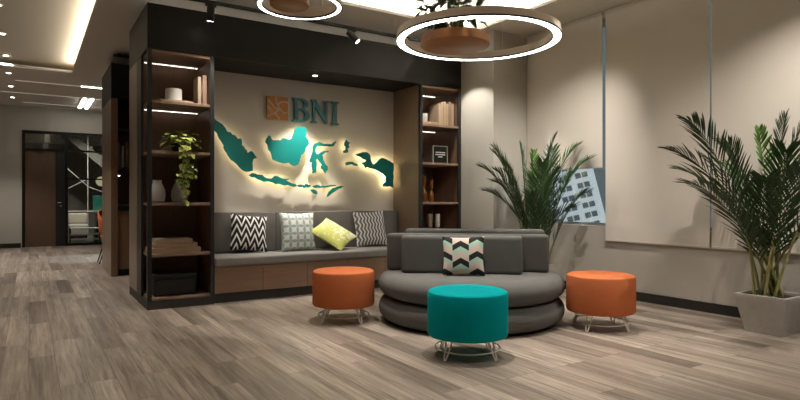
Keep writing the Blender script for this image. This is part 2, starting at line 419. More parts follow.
# wall sign
sg = thing('wall_sign', 'orange square emblem and teal BNI letters mounted above the map', 'sign', (2.3, 6.518, 2.0))
YS = 6.517
ex0, ez0, es = 2.332, 2.0, 0.268
def sq(u, v): return (ex0 + u * es * .97, ez0 + es - v * es)
emb = plate('emblem', [[sq(0, 0), sq(1, 0), sq(1, 1), sq(0, 1)]], .028, M['logo'], sg, YS - .012)
def ribbon(pts, wd):
    L, R = [], []
    for i, p in enumerate(pts):
        a = Vector(pts[max(i - 1, 0)]); b = Vector(pts[min(i + 1, len(pts) - 1)]); d = (b - a).normalized(); n = Vector((-d.y, d.x)) * wd
        L.append((p[0] + n.x, p[1] + n.y)); R.append((p[0] - n.x, p[1] - n.y))
    return [sq(min(max(u, 0), 1), min(max(v, 0), 1)) for u, v in L + R[::-1]]
def bez(p, n=10):
    out = []
    for i in range(n + 1):
        t = i / n; a = (1 - t) ** 3; b = 3 * t * (1 - t) ** 2; c = 3 * t * t * (1 - t); d = t ** 3
        out.append((a * p[0][0] + b * p[1][0] + c * p[2][0] + d * p[3][0], a * p[0][1] + b * p[1][1] + c * p[2][1] + d * p[3][1]))
    return out
for cv in ([(0.04, .16), (.32, .42), (.40, .62), (.62, .54)], [(.42, 0), (.40, .42), (.60, .50), (.70, .62)], [(.70, .62), (.80, .74), (.92, .70), (1, .66)],
           [(1, .22), (.70, .14), (.52, .26), (.50, .42)], [(0, .88), (.30, .82), (.44, .70), (.56, .57)], [(.36, .74), (.44, .80), (.54, .88), (.60, 1)], [(0.0, .42), (.14, .60), (.18, .76), (.20, .84)]):
    plate('emblem_line', [ribbon(bez(cv), .036)], .004, M['logoline'], emb, YS - .0405)
def arc(cx, cz, rx, rz, a0, a1, n=10):
    return [(cx + rx * math.cos(a0 + (a1 - a0) * i / n), cz + rz * math.sin(a0 + (a1 - a0) * i / n)) for i in range(n + 1)]
def letter(name, x0, z0, sx, sz, polys):
    plate('letter', [[(x0 + x * sx, z0 + z * sz) for x, z in p] for p in polys], .03, M['letter'], sg, YS - .02)
H2 = PI / 2
B_out = [(0, 0), (.55, 0)] + arc(.55, .27, .42, .27, -H2, H2 * .75) + arc(.52, .77, .38, .23, -H2 * .6, H2) + [(0, 1), (0, .94), (.12, .92), (.12, .08), (0, .06)]
B_h1 = [(.34, .08), (.34, .49), (.52, .49)] + arc(.50, .285, .22, .205, H2, -H2)
B_h2 = [(.34, .57), (.34, .92), (.48, .92)] + arc(.48, .745, .19, .175, H2, -H2)
letter('B', 2.640, 1.992, .235, .285, [B_out, B_h1, B_h2])
N_out = [(0, 0), (.34, 0), (.34, .06), (.22, .08), (.22, .70), (.80, 0), (.90, 0), (.90, .92), (1, .94), (1, 1), (.66, 1), (.66, .94), (.78, .92), (.78, .36), (.28, 1), (0, 1), (0, .94), (.10, .92), (.10, .08), (0, .06)]
letter('N', 2.885, 1.992, .245, .285, [N_out])
I_out = [(0, 0), (1, 0), (1, .06), (.76, .08), (.76, .92), (1, .94), (1, 1), (0, 1), (0, .94), (.24, .92), (.24, .08), (0, .06)]
letter('I', 3.158, 1.992, .105, .285, [I_out])

# map
mp = thing('wall_map', 'backlit teal island map spread across the wall above the bench', 'map', (2.8, 6.518, 1.2))
ISL = [
 [(1.717,1.948),(1.741,1.925),(1.799,1.896),(1.840,1.849),(1.857,1.813),(1.899,1.807),(1.916,1.782),(1.941,1.780),(1.975,1.740),(2.009,1.750),(2.026,1.709),(2.021,1.674),(2.052,1.651),(2.060,1.620),(2.069,1.629),(2.086,1.587),(2.130,1.611),(2.165,1.578),(2.200,1.532),(2.156,1.516),(2.147,1.453),(2.153,1.384),(2.107,1.374),(2.086,1.370),(2.043,1.381),(1.983,1.435),(1.899,1.503),(1.857,1.568),(1.815,1.642),(1.824,1.653),(1.791,1.704),(1.766,1.736),(1.750,1.785),(1.717,1.816)],
 [(2.301,1.724),(2.316,1.771),(2.343,1.801),(2.366,1.785),(2.388,1.746),(2.434,1.750),(2.480,1.748),(2.508,1.776),(2.554,1.773),(2.582,1.762),(2.620,1.777),(2.648,1.841),(2.664,1.895),(2.696,1.930),(2.744,1.928),(2.802,1.923),(2.812,1.860),(2.798,1.811),(2.831,1.771),(2.845,1.730),(2.802,1.682),(2.779,1.618),(2.740,1.589),(2.725,1.517),(2.706,1.477),(2.658,1.452),(2.610,1.472),(2.592,1.494),(2.536,1.483),(2.471,1.493),(2.425,1.506),(2.388,1.522),(2.374,1.574),(2.361,1.611),(2.334,1.633),(2.325,1.693),(2.307,1.713)],
 [(2.104,1.332),(2.139,1.358),(2.174,1.356),(2.200,1.343),(2.262,1.341),(2.298,1.310),(2.370,1.298),(2.406,1.333),(2.443,1.331),(2.480,1.311),(2.536,1.301),(2.588,1.307),(2.582,1.290),(2.554,1.280),(2.592,1.263),(2.629,1.246),(2.677,1.238),(2.686,1.211),(2.629,1.210),(2.573,1.227),(2.498,1.230),(2.452,1.240),(2.425,1.234),(2.379,1.256),(2.343,1.264),(2.298,1.260),(2.253,1.275),(2.209,1.288),(2.174,1.311),(2.130,1.315)],
 [(2.696,1.229),(2.734,1.237),(2.783,1.227),(2.821,1.244),(2.870,1.242),(2.754,1.237),(2.802,1.243),(2.861,1.231),(2.868,1.216),(2.841,1.200),(2.802,1.203),(2.763,1.192),(2.725,1.195),(2.802,1.194),(2.744,1.201),(2.706,1.208)],
 [(2.890,1.222),(2.959,1.236),(2.999,1.218),(3.060,1.223),(3.131,1.236),(3.203,1.239),(3.203,1.224),(3.121,1.214),(3.060,1.202),(2.979,1.196),(2.910,1.201)],
 [(2.861,1.171),(2.900,1.180),(2.940,1.163),(2.959,1.126),(2.930,1.121),(2.890,1.144)],
 [(3.080,1.090),(3.111,1.155),(3.172,1.202),(3.244,1.221),(3.322,1.228),(3.265,1.193),(3.203,1.165),(3.141,1.127),(3.100,1.096)],
 [(2.900,1.711),(2.920,1.739),(2.969,1.760),(3.019,1.745),(3.100,1.740),(3.152,1.743),(3.203,1.783),(3.203,1.760),(3.172,1.716),(3.111,1.707),(3.019,1.714),(2.959,1.711),(2.936,1.691),(2.926,1.658),(2.936,1.618),(2.963,1.605),(2.999,1.634),(3.050,1.654),(3.100,1.657),(3.104,1.638),(3.050,1.627),(3.019,1.598),(3.030,1.543),(3.056,1.498),(3.090,1.462),(3.094,1.426),(3.060,1.379),(3.030,1.424),(3.009,1.432),(2.999,1.460),(3.019,1.479),(2.979,1.523),(2.959,1.553),(2.940,1.540),(2.944,1.476),(2.936,1.385),(2.890,1.374),(2.880,1.456),(2.890,1.511),(2.861,1.501),(2.851,1.536),(2.870,1.573),(2.890,1.629)],
 [(3.328,1.771),(3.349,1.810),(3.371,1.782),(3.402,1.775),(3.381,1.745),(3.396,1.708),(3.366,1.701),(3.375,1.670),(3.371,1.647),(3.318,1.641),(3.307,1.666),(3.339,1.681),(3.345,1.719),(3.324,1.737)],
 [(3.339,1.517),(3.371,1.532),(3.434,1.534),(3.499,1.513),(3.516,1.485),(3.477,1.484),(3.434,1.502),(3.392,1.495),(3.354,1.484)],
 [(3.488,1.637),(3.532,1.648),(3.586,1.666),(3.652,1.663),(3.692,1.632),(3.701,1.574),(3.741,1.506),(3.786,1.533),(3.831,1.579),(3.877,1.601),(3.946,1.584),(4.050,1.537),(4.050,1.205),(4.004,1.230),(3.900,1.223),(3.888,1.249),(3.934,1.289),(3.934,1.357),(3.888,1.396),(3.831,1.423),(3.764,1.447),(3.696,1.458),(3.652,1.476),(3.630,1.460),(3.608,1.498),(3.575,1.529),(3.608,1.536),(3.641,1.553),(3.630,1.566),(3.597,1.570),(3.553,1.601),(3.510,1.609)],
]
def inset(p, d):
    out = []; n = len(p)
    A = sum(p[i][0] * p[(i + 1) % n][1] - p[(i + 1) % n][0] * p[i][1] for i in range(n))
    sgn = 1 if A > 0 else -1
    for i in range(n):
        a, b, c = Vector(p[i - 1]), Vector(p[i]), Vector(p[(i + 1) % n])
        e1 = (b - a).normalized(); e2 = (c - b).normalized()
        nn = (Vector((-e1.y, e1.x)) + Vector((-e2.y, e2.x))) * sgn
        if nn.length > 1e-4: nn.normalize()
        out.append((b.x + nn.x * d, b.y + nn.y * d))
    return out
def rough(p, step=.022, amp=.0055):
    rr = random.Random(len(p)); out = []
    for i in range(len(p)):
        a = Vector(p[i]); c = Vector(p[(i + 1) % len(p)]); L = (c - a).length; n = max(1, int(L / step))
        nn = Vector((-(c - a).y, (c - a).x)).normalized() if L > 1e-6 else Vector((0, 0))
        for k in range(n):
            q = a.lerp(c, k / n) + (nn * rr.uniform(-amp, amp) if k else Vector((0, 0))); out.append((min(q.x, 4.07), q.y))
    return out
for ii, p in enumerate(ISL):
    isl = plate('island', [rough(p)], .022, M['map'], mp, 6.452)
    plate('backlight', [inset(p, .008)], .004, M['halow' if ii < 2 else 'halo'], isl, 6.457)
    cx = sum(q[0] for q in p) / len(p); cz = sum(q[1] for q in p) / len(p)
    qx, qz = min(p, key=lambda q: (q[0] - cx) ** 2 + (q[1] - cz) ** 2)
# downlight in the canopy's underside
def soffit_light(x, y, label, watts, tgt, angle=75, blend=.7):
    t = thing('canopy_downlight', label, 'downlight', (x, y, 2.499))
    MB().lathe([(.034, -.012), (.040, -.004), (.040, -.0003)], (x, y, 2.4995), 24).build('trim_ring', M['blackm'], t)
    MB().lathe([(.026, -.0145), (.026, -.0125)], (x, y, 2.4995), 20).build('lens', M['lens'], t)
    spot(t, (x, y, 2.478), tgt, watts, angle, blend)
soffit_light(2.78, 6.12, 'small round downlight under the black canopy, above the map', 110, (2.66, 6.36, .6), 62, .7)

# ------------------------------------------------------------------ second unit, further back
YB = 8.75
c2 = recenter(MB().box(0.945, 4.752, YB, 9.95, 2.45, 2.93).build('canopy', M['black']), (2.8, 9.3, 2.45))
tag(c2, 'black canopy of the pantry unit behind the left bookcase', 'canopy')
pu = thing('pantry_unit', 'dark wooden pantry unit with black counter behind the left bookcase', 'cabinet', (1.8, 9.3, 0))
MB().box(.945, .962, YB + .05, 9.9, 0, 2.448).build('side_panel', M['endw'], pu)
MB().box(.945, 1.03, YB, YB + .05, 0, 2.448, .003, 1).build('post', M['walnut'], pu)
MB().box(.963, 4.7, 9.84, 9.88, 0, 2.448).build('back_panel', M['doorw'], pu)
MB().box(1.04, 3.2, YB + .06, 9.3, 0, .09).build('toe_kick', M['black'], pu)
for i in range(4):
    MB().box(1.032 + i * .54, 1.570 + i * .54, YB + .03, YB + .05, .092, .90, .002, 1).build('door', M['walnut'], pu)
MB().box(1.032, 3.2, YB + .052, 9.3, .092, .90).build('carcass', M['walnut'], pu)
MB().box(1.032, 3.22, YB + .01, 9.32, .902, .982, .003, 1).build('countertop', M['black'], pu)
MB().box(1.032, 3.2, YB + .03, 9.3, 1.465, 1.50).build('shelf', M['frame'], pu)
MB().box(1.032, 3.2, YB + .03, 9.3, 2.02, 2.05).build('shelf', M['frame'], pu)
for i in range(7):
    x = 1.035 + i * .05; h = (.34, .30, .36, .33, .28, .35, .31)[i]
    b = recenter(MB().box(x, x + .03, YB + .08, YB + .30, 1.501, 1.501 + h, .003, 1).build('menu_binder', M[('bookc', 'greyc', 'bookd')[i % 3]]), (x + .017, YB + .19, 1.501))
    tag(b, 'upright binder in the row on the upper pantry shelf', 'binder', 'binders on the pantry shelf')
pl = thing('pendant_lamp', 'small black cylinder lamp hanging under the pantry shelf', 'lamp', (1.055, YB + .2, 1.464))
MB().lathe([(.028, 0), (.034, .004), (.034, .055), (.010, .06), (.006, .068)], (1.055, YB + .2, 1.395), 20).build('shade', M['black'], pl, smooth=True)
MB().lathe([(.024, -.006), (.024, -.001)], (1.055, YB + .2, 1.395), 20).build('lens', M['lens'], pl)
spot(pl, (1.055, YB + .2, 1.38), (1.15, YB + .1, 0.9), 8, 120, .6)

# ------------------------------------------------------------------ far end: door, glazed screen, office behind
d1 = struct(MB().box(-.13, -.07, YF - .02, YF + .10, 0, 2.60).box(-.07, 2.7, YF - .02, YF + .10, 2.54, 2.60).box(.69, .75, YF - .02, YF + .10, 0, 2.54).box(-.07, .69, YF - .02, YF + .10, 2.15, 2.20).build('door_1', M['black']))
MB().box(-.068, .508, YF + .01, YF + .06, 0.005, 2.148).build('door_leaf', M['doorw'], d1)
MB().box(.510, .688, YF + .0, YF + .06, 0.005, 2.148).build('side_panel', M['frame'], d1)
hd = MB().box(.545, .615, YF - .055, YF - .045, .985, 1.0, .003, 1).box(.60, .615, YF - .05, YF + .0, .985, 1.0).lathe([(.022, 0), (.022, .008)], (.607, YF - .012, .91), 16).build('door_handle', M['chrome'], d1)
MB().box(-.068, .688, YF + .03, YF + .04, 2.201, 2.538).build('transom_pane', M['clear'], d1)
g1 = struct(MB().box(2.62, 2.7, YF - .02, YF + .10, 0, 2.54).box(.75, 2.62, YF - .01, YF + .08, 2.16, 2.20).box(.75, 2.62, YF - .01, YF + .08, 0, .06).box(.75, 2.62, YF + .0, YF + .06, 1.52, 1.55).build('window_2', M['black']))
MB().box(.755, 2.615, YF + .03, YF + .04, .06, 2.53).build('glass_pane', M['clear'], g1)
# staircase behind the glass
st = thing('staircase', 'dark staircase flight slanting down behind the glazed screen', 'staircase', (1.6, 17.9, 0))
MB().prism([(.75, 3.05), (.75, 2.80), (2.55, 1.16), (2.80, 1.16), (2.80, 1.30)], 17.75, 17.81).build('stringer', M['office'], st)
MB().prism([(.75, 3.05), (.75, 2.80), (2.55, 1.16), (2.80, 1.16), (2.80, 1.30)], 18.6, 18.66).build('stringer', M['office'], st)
for i in range(7):
    MB().box(.95 + i * .25, 1.22 + i * .25, 17.82, 18.59, 2.70 - i * .228, 2.74 - i * .228).build('tread', M['beige'], st)
MB().tube([(.75, 17.55, 1.98), (1.35, 17.55, 1.40), (2.4, 17.55, 1.0)], .009).build('handrail', M['chrome'], st)
MB().tube([(1.33, 17.55, 0), (1.33, 17.55, 3.1)], .011).build('newel_post', M['chrome'], st)
MB().tube([(.60, 17.55, 1.20), (1.32, 17.55, 1.62)], .008).build('handrail', M['chrome'], st)
lt = thing('globe_lamp', 'round dim yellow lamp glowing behind the glazed screen', 'lamp', (1.60, 17.0, 1.5))
MB().lathe([(.002, -.13), (.07, -.11), (.118, -.055), (.13, 0), (.118, .055), (.07, .11), (.002, .13)], (1.60, 17.0, 1.54), 24).build('globe', M['pendant'], lt, smooth=True)
MB().tube([(1.60, 17.0, 1.67), (1.60, 17.0, 3.2)], .005, 6).build('cord', M['black'], lt)
dk = thing('office_desk', 'long desk with pale top behind the glazed screen', 'desk', (1.6, 16.4, 0))
MB().box(.80, 2.6, 16.1, 16.8, .74, .775, .004, 1).build('desktop', M['beige'], dk)
MB().prism([(1.38, .0), (1.44, .0), (1.56, .739), (1.44, .739)], 16.2, 16.7).build('leg', M['black'], dk)
MB().box(2.45, 2.5, 16.2, 16.7, 0, .739).build('leg', M['black'], dk)
gb = MB().box(1.36, 1.95, 16.45, 16.48, .7755, 1.16, .004, 1).build('desk_screen', M['greenb']); recenter(gb, (1.65, 16.46, .7755))
tag(gb, 'green divider screen standing on the long desk', 'screen')
for i, x in enumerate((.86, 1.62)):
    c = thing('lounge_seat', ('beige low seat left of the slanted desk leg' if i == 0 else 'beige low seat right of the slanted desk leg'), 'seat', (x + .25, 17.2, 0), 'low seats behind the desk')
    MB().box(x, x + .45, 17.0, 17.5, .12, .42, .05, 3).build('seat', M['beige'], c, smooth=True)
    MB().box(x, x + .45, 17.42, 17.55, .42, .70, .05, 3).build('backrest', M['beige'], c, smooth=True)
    MB().box(x + .03, x + .42, 17.05, 17.45, 0, .119).build('base', M['black'], c)
sh = thing('low_shelf', 'low dark open shelf with pale boards just inside the glazed screen', 'shelf', (1.6, 15.7, 0))
for z in (.10, .22, .36): MB().box(.80, 2.5, 15.55, 15.85, z, z + .025).build('board', M['white'], sh)
for x in (.80, 1.42, 2.47): MB().box(x, x + .03, 15.55, 15.85, 0, .385).build('upright', M['black'], sh)
def added_light(x, y, z, label, watts=25):
    t = thing('added_ceiling_light', label, 'ceiling light', (x, y, z))
    MB().lathe([(.06, -.03), (.07, -.02), (.07, -.0005)], (x, y, z), 20).build('housing', M['black'], t)
    MB().lathe([(.05, -.034), (.05, -.0305)], (x, y, z), 20).build('lens', M['lens'], t)
    spot(t, (x, y, z - .05), (x, y, 0), watts, 150, .6, .05)
added_light(1.3, 16.3, 3.199, 'added round ceiling light above the desk behind the glazed screen', 260)  # added lamp, out of sight, to light the office behind the glass
# orange chair
ch = thing('armchair', 'orange shell chair on thin black legs beside the glazed screen', 'chair', (1.22, 10.75, 0))
def shell():
    b = MB(); n, k = 18, 6
    prof = [(.04, .46), (.20, .45), (.235, .50), (.25, .62), (.26, .78), (.262, .92)]
    rows = []
    for r, z in prof:
        row = []
        for i in range(n + 1):
            a = PI * 1.5 * (i / n) - PI * .25
            zz = z if z < .55 else z - .20 * abs(2 * i / n - 1) ** 2 * (z - .5) / .42
            row.append(b.bm.verts.new((1.22 + r * math.cos(a) * 1.0, 10.75 + r * math.sin(a), zz)))
        rows.append(row)
    for r0, r1 in zip(rows, rows[1:]):
        for i in range(n): b.bm.faces.new((r0[i], r0[i + 1], r1[i + 1], r1[i]))
    o = b.build('seat_shell', M['orange'], ch, smooth=True)
    q = o.modifiers.new('thickness', 'SOLIDIFY'); q.thickness = .022
shell()
MB().lathe([(.20, .425), (.225, .44), (.225, .47), (.20, .49)], (1.22, 10.75, 0), 24).build('seat_cushion', M['orange'], ch, smooth=True)
for ax, ay in ((-1, -1), (1, -1), (-1, 1), (1, 1)):
    MB().tube([(1.22 + ax * .12, 10.75 + ay * .12, .43), (1.22 + ax * .25, 10.75 + ay * .16, 0)], [.014, .009]).build('leg', M['black'], ch)

# ------------------------------------------------------------------ ceiling lamps
def cove(name, pts, label, mat='cove'):
    b = MB()
    for (x0, x1, y0, y1) in pts: b.box(x0, x1, y0, y1, ZC + .0305, ZC + .043)
    o = b.build(name, M[mat]); x0, x1, y0, y1 = pts[0]
    recenter(o, ((x0 + x1) / 2, (y0 + y1) / 2, ZC + .0305)); tag(o, label, 'light strip'); return o
cove('cove_light_strip', [(TA[1] + .06, TA[1] + .085, TA[2], TA[3])], 'warm light strip hidden along the right edge of the corridor ceiling recess', 'covel')
cove('cove_light_strip', [(TB[0], TB[1] + .05, TB[3] + .06, TB[3] + .085)], 'warm light strip hidden along the far edge of the ceiling recess over the sofa')
cove('cove_light_strip', [(TB[1] + .06, TB[1] + .085, TB[2], TB[3])], 'warm light strip hidden along the window side of the ceiling recess over the sofa')
def downlight(x, y, z, label, watts, tgt=None, angle=80, blend=.6, group=None, size=.03, lens=True):
    t = thing('ceiling_downlight', label, 'downlight', (x, y, z), group)
    MB().lathe([(.050, -.008), (.058, -.004), (.058, -.0005)], (x, y, z), 24).build('trim_ring', M['ceil'], t)
    MB().lathe([(.034, -.0105), (.034, -.0085)], (x, y, z), 24).build('lens', M['lens'], t)
    if watts: spot(t, (x, y, z - .03), tgt or (x, y, 0), watts, angle, blend, size)
    return t
order = ('second', 'third', 'fourth', 'fifth', 'sixth', 'farthest')
for i, y in enumerate((7.45, 8.72, 10.0, 11.35, 12.65, 14.0)):
    z = ZT if y < 10.75 else ZC
    lab = ('nearest' if i == 0 else order[i - 1]) + ' round downlight of the row along the corridor ceiling'
    k = (z - 1.05) / 2.08
    downlight(-.28 * k, y * k if y < 10.75 else y, z, lab, P_BACK, group='corridor downlights')
# slot lamps across the far ceiling
for y, x0, x1, lab in ((10.79, -2.0, .56, 'glowing ceiling slot along the far edge of the corridor recess'), (12.0, -.2, 1.05, 'short faint ceiling slot beyond the corridor recess'), (13.35, -2.0, 1.9, 'long glowing ceiling slot before the far wall'), (14.6, -.1, 1.9, 'faint ceiling slot closest to the far wall')):
    o = MB().box(x0, x1, y, y + .012, ZC - .004, ZC - .0005).build('ceiling_slot_light', M['slot']); recenter(o, ((x0 + x1) / 2, y, ZC - .0005)); tag(o, lab, 'slot light', 'ceiling slot lights')
t = thing('tube_light', 'bright double tube light on the ceiling left of the pantry unit', 'ceiling light', (1.02, 14.0, ZC))
MB().box(.90, 1.14, 13.25, 14.75, ZC - .012, ZC - .0005).build('housing', M['white'], t)
for x in (.925, 1.055): MB().box(x, x + .06, 13.28, 14.72, ZC - .03, ZC - .0125, .006, 1).build('tube', M['tube'], t)
t = thing('tube_light', 'short bright strip light on the ceiling beside the pantry canopy', 'ceiling light', (.98, 11.98, ZC))
MB().box(.78, 1.16, 11.90, 11.97, ZC - .01, ZC - .0005).build('housing', M['white'], t)
MB().box(.80, 1.14, 11.925, 11.943, ZC - .022, ZC - .0105).build('tube', M['tube'], t)
# downlights above the seating (over the trays, above the picture); sofa, floor and corridor ones are added fill
SG = 'downlights of the ceiling recess'
downlight(2.46, 3.02, ZT, 'ceiling downlight directly above the teal stool', P_DOWN * 2.1, (2.50, 3.06, 0), 56, .7, SG)
downlight(2.30, 4.52, ZT, 'ceiling downlight directly above the left orange stool', P_DOWN * 1.9, (2.30, 4.5, 0), 56, .7, SG)
downlight(3.90, 3.05, ZT, 'ceiling downlight directly above the right orange stool', P_DOWN * 1.8, (3.94, 3.07, 0), 56, .7, SG)
downlight(3.05, 3.70, ZT, 'added unseen ceiling downlight above the front of the round sofa', P_DOWN * .35, (3.05, 3.6, 0), 60, .6, SG)
downlight(4.45, 1.35, ZC if 4.45 > TB[1] else ZT, 'ceiling downlight in front of the potted palm by the blinds', P_DOWN * 2.3, (5.05, 2.55, .75), 74, 1.0, SG)
downlight(4.40, 3.30, ZT, 'ceiling downlight towards the corner palm behind the sofa', P_DOWN * 2.2, (5.0, 5.0, .75), 66, 1.0, SG)
downlight(3.75, .75, ZC, 'added unseen ceiling downlight over the open floor before the wide blind', P_DOWN * 1.7, (3.7, 1.2, 0), 85, .9, SG)
downlight(2.6, 1.3, ZT, 'added unseen ceiling downlight over the open floor before the teal stool', P_DOWN * .3, None, 80, .9, SG)
downlight(1.3, 1.6, ZT, 'added unseen ceiling downlight over the open floor in front of the camera', P_DOWN * .35, None, 70, .8, SG)
downlight(1.25, 3.4, ZT, 'added unseen ceiling downlight over the open floor before the left bookcase', P_DOWN * .5, None, 70, .8, SG)
downlight(-.3, 4.6, ZT, 'added unseen ceiling downlight over the floor at the mouth of the corridor', P_DOWN * .8, None, 70, .8, 'corridor downlights')  # this and the next two corridor lamps are added to brighten the floor
downlight(-.1, 6.1, ZT, 'added unseen ceiling downlight over the corridor floor beside the left bookcase', P_DOWN * 1.3, None, 75, .9, 'corridor downlights')
downlight(-.3, 2.4, ZT, 'added unseen ceiling downlight beside the camera at the corridor start', P_DOWN * .5, None, 70, .8, 'corridor downlights')

# ring pendants
def ring_pendant(c, R, wd, h, label):
    t = thing('ring_pendant', label, 'pendant lamp', (c[0], c[1], c[2]), 'ring pendants')
    x, y, z = c
    MB().ringbody([(R - wd, z), (R, z), (R, z + h * .45), (R - .006, z + h * .5), (R - .006, z + h), (R - wd, z + h)], (x, y, 0), 96).build('ring_body', M['ringb'], t, smooth=True)
    MB().ringbody([(R - wd + .006, z - .004), (R - .006, z - .004), (R - .006, z - .0005), (R - wd + .006, z - .0005)], (x, y, 0), 96).build('diffuser', M['ring'], t, smooth=True)
    MB().ringbody([(R - .006, z - .005), (R + .003, z - .005), (R + .003, z + .008), (R + .0005, z + .008), (R + .0005, z - .0002), (R - .006, z - .0002)], (x, y, 0), 96).build('rim', M['blackm'], t, smooth=True)
    MB().ringbody([(R - wd - .003, z - .005), (R - wd + .006, z - .005), (R - wd + .006, z - .0002), (R - wd - .0005, z - .0002), (R - wd - .0005, z + .008), (R - wd - .003, z + .008)], (x, y, 0), 96).build('rim', M['blackm'], t, smooth=True)
    for k in range(3):
        a = 2 * PI * k / 3 + .5
        MB().tube([(x + (R - .03) * math.cos(a), y + (R - .03) * math.sin(a), z + h - .002), (x + (R - .03) * math.cos(a), y + (R - .03) * math.sin(a), ZT - .001)], .0015, 5).build('suspension_cable', M['chrome'], t)
    return t
ring_pendant((3.41, 3.99, 2.49), .735, .075, .072, 'large glowing ring pendant hanging over the round sofa')
ring_pendant((1.82, 4.30, 2.60), .335, .04, .08, 'small glowing ring pendant hanging left of the large one')
def leaf(b, p, d, up, L, W, fold=.15):
    """one pointed leaf from p along d"""
    d = d.normalized(); s_ = d.cross(up)
    if s_.length < 1e-3: s_ = d.orthogonal()
    s_.normalize(); n = s_.cross(d).normalized()
    pts = [(0, 0), (.25, .8), (.55, 1.0), (.85, .45), (1, 0)]
    mid = [b.bm.verts.new(p + d * (L * u) - n * (L * .18 * u * u)) for u, _ in pts]
    for sg_ in (1, -1):
        side = [b.bm.verts.new(p + d * (L * u) + s_ * (sg_ * W * .5 * q) + n * (W * fold * q) - n * (L * .18 * u * u)) for u, q in pts[1:-1]]
        b.bm.faces.new((mid[0], mid[1], side[0])); b.bm.faces.new((mid[-2], mid[-1], side[-1]))
        for i in range(2): b.bm.faces.new((mid[i + 1], mid[i + 2], side[i + 1], side[i]))
def hanging_planter(c, R, h, spread, nl, label):
    x, y, z = c
    t = thing('hanging_planter', label, 'planter', c, 'hanging planters')
    MB().lathe([(R - .012, 0), (R, .010), (R, h), (R - .02, h), (R - .02, h - .03)], (x, y, z), 64).build('wooden_dish', M['planter'], t, smooth=True)
    b = MB(); rnd = random.Random(int(x * 100))
    for i in range(nl):
        a = rnd.uniform(0, 2 * PI); r = spread * math.sqrt(rnd.random()); zz = z + h + .10 + rnd.random() * .42 * (1 - .4 * r / spread)
        p = Vector((x + r * math.cos(a) - .05 * spread / .3, y + r * math.sin(a), zz))
        d = Vector((math.cos(a + rnd.uniform(-.8, .8)), math.sin(a + rnd.uniform(-.8, .8)), rnd.uniform(-.9, .5)))
        leaf(b, p, d, Vector((0, 0, 1)), rnd.uniform(.08, .16), rnd.uniform(.05, .085))
    b.build('foliage', M['hangleaf'], t)
    b = MB()
    for i in range(16):
        a = i * 2.4; r = spread * (.3 + .6 * ((i * 7) % 10) / 10)
        b.tube([(x, y, z + h - .03), (x + r * .5 * math.cos(a), y + r * .5 * math.sin(a), z + h + .2), (x + r * math.cos(a), y + r * math.sin(a), z + h + .26)], .004, 5)
    b.build('stems', M['stemd'], t)
    for k in range(3):
        a = 2 * PI * k / 3
        MB().tube([(x + (R - .01) * math.cos(a), y + (R - .01) * math.sin(a), z + h - .005), (x + .02 * math.cos(a), y + .02 * math.sin(a), ZT - .002)], .002, 5).build('suspension_cable', M['black'], t)
hanging_planter((3.27, 4.14, 2.45), .315, .085, .27, 120, 'round wooden planter with dark leaves hung inside the large ring')
hanging_planter((1.75, 4.34, 2.595), .155, .10, .15, 40, 'small round wooden planter hung inside the small ring')

# track and spotlights
tr = thing('track_rail', 'thin black lighting track running along the black canopy', 'track', (2.7, 5.6, 2.95))
MB().box(.96, 4.74, 5.585, 5.615, 2.925, 2.955).build('rail', M['black'], tr)
for x in (1.1, 2.3, 3.5, 4.6): MB().tube([(x, 5.6, 2.955), (x, 5.6, ZC - .0005)], .004, 6).build('hanger', M['ceil'], tr)
def track_spot(x, tgt, label, watts, angle=50, blend=.5, L=.15):
    t = thing('track_spotlight', label, 'spotlight', (x, 5.6, 2.924), 'track spotlights')
    MB().box(x - .05, x + .05, 5.587, 5.613, 2.9, 2.9245).tube([(x, 5.6, 2.90), (x, 5.6, 2.872)], .009).build('mount', M['black'], t)
    p = Vector((x, 5.6, 2.862)); d = (Vector(tgt) - p).normalized()
    a = p - d * L * .35; e = p + d * L * .65
    MB().tube([a, e], .036, 20).build('head', M['black'], t, smooth=True)
    MB().tube([e + d * .0005, e + d * .003], .029, 20).build('lens', M['lens'], t)
    spot(t, e + d * .012, tgt, watts, angle, blend)
track_spot(1.46, (1.50, 6.25, .7), 'black track spotlight in front of the left bookcase top', P_TRACK * .6, 60, .8)
track_spot(2.98, (4.3, 4.6, 1.1), 'black track spotlight with a visible lens left of the large ring', P_TRACK * .5, 65, .7)
track_spot(4.18, (4.80, 5.58, 1.0), 'black track spotlight aimed at the pale pillar, behind the large ring', P_TRACK * .5, 92, .35)
r2 = recenter(MB().box(1.0, 1.6, 9.0, 9.03, 3.08, 3.11).box(1.05, 1.10, 9.0, 9.03, 3.11, ZC - .0005).build('track_rail', M['black']), (1.3, 9.0, 3.08))
tag(r2, 'short black track stub on the ceiling beside the pantry canopy', 'track')

# ------------------------------------------------------------------ round sofa
SX, SY = 3.30, 3.965
sf = thing('round_sofa', 'round two tier grey sofa with upright back cushions', 'sofa', (SX, SY, 0))
def tier(z0, z1, R, name, rr):
    pr = [(R - rr - .12, z0)]
    n = 12
    for i in range(n + 1):
        a = -H2 + PI * i / n
        pr.append((R - rr + rr * math.cos(a), (z0 + z1) / 2 + (z1 - z0) / 2 * math.sin(a)))
    pr.append((R - rr - .25, z1 + .006))
    MB().lathe(pr, (SX, SY, 0), 96).build(name, M['sofa'], sf, smooth=True)
MB().lathe([(.71, 0), (.72, .004), (.72, .02)], (SX, SY, 0), 64).build('base', M['black'], sf)
tier(.021, .215, .812, 'lower_cushion', .085)
tier(.216, .425, .815, 'upper_cushion', .125)
fw = Vector((math.sin(YAW), math.cos(YAW), 0)); rt = Vector((math.cos(YAW), -math.sin(YAW), 0))
CA = -YAW - math.radians(8)
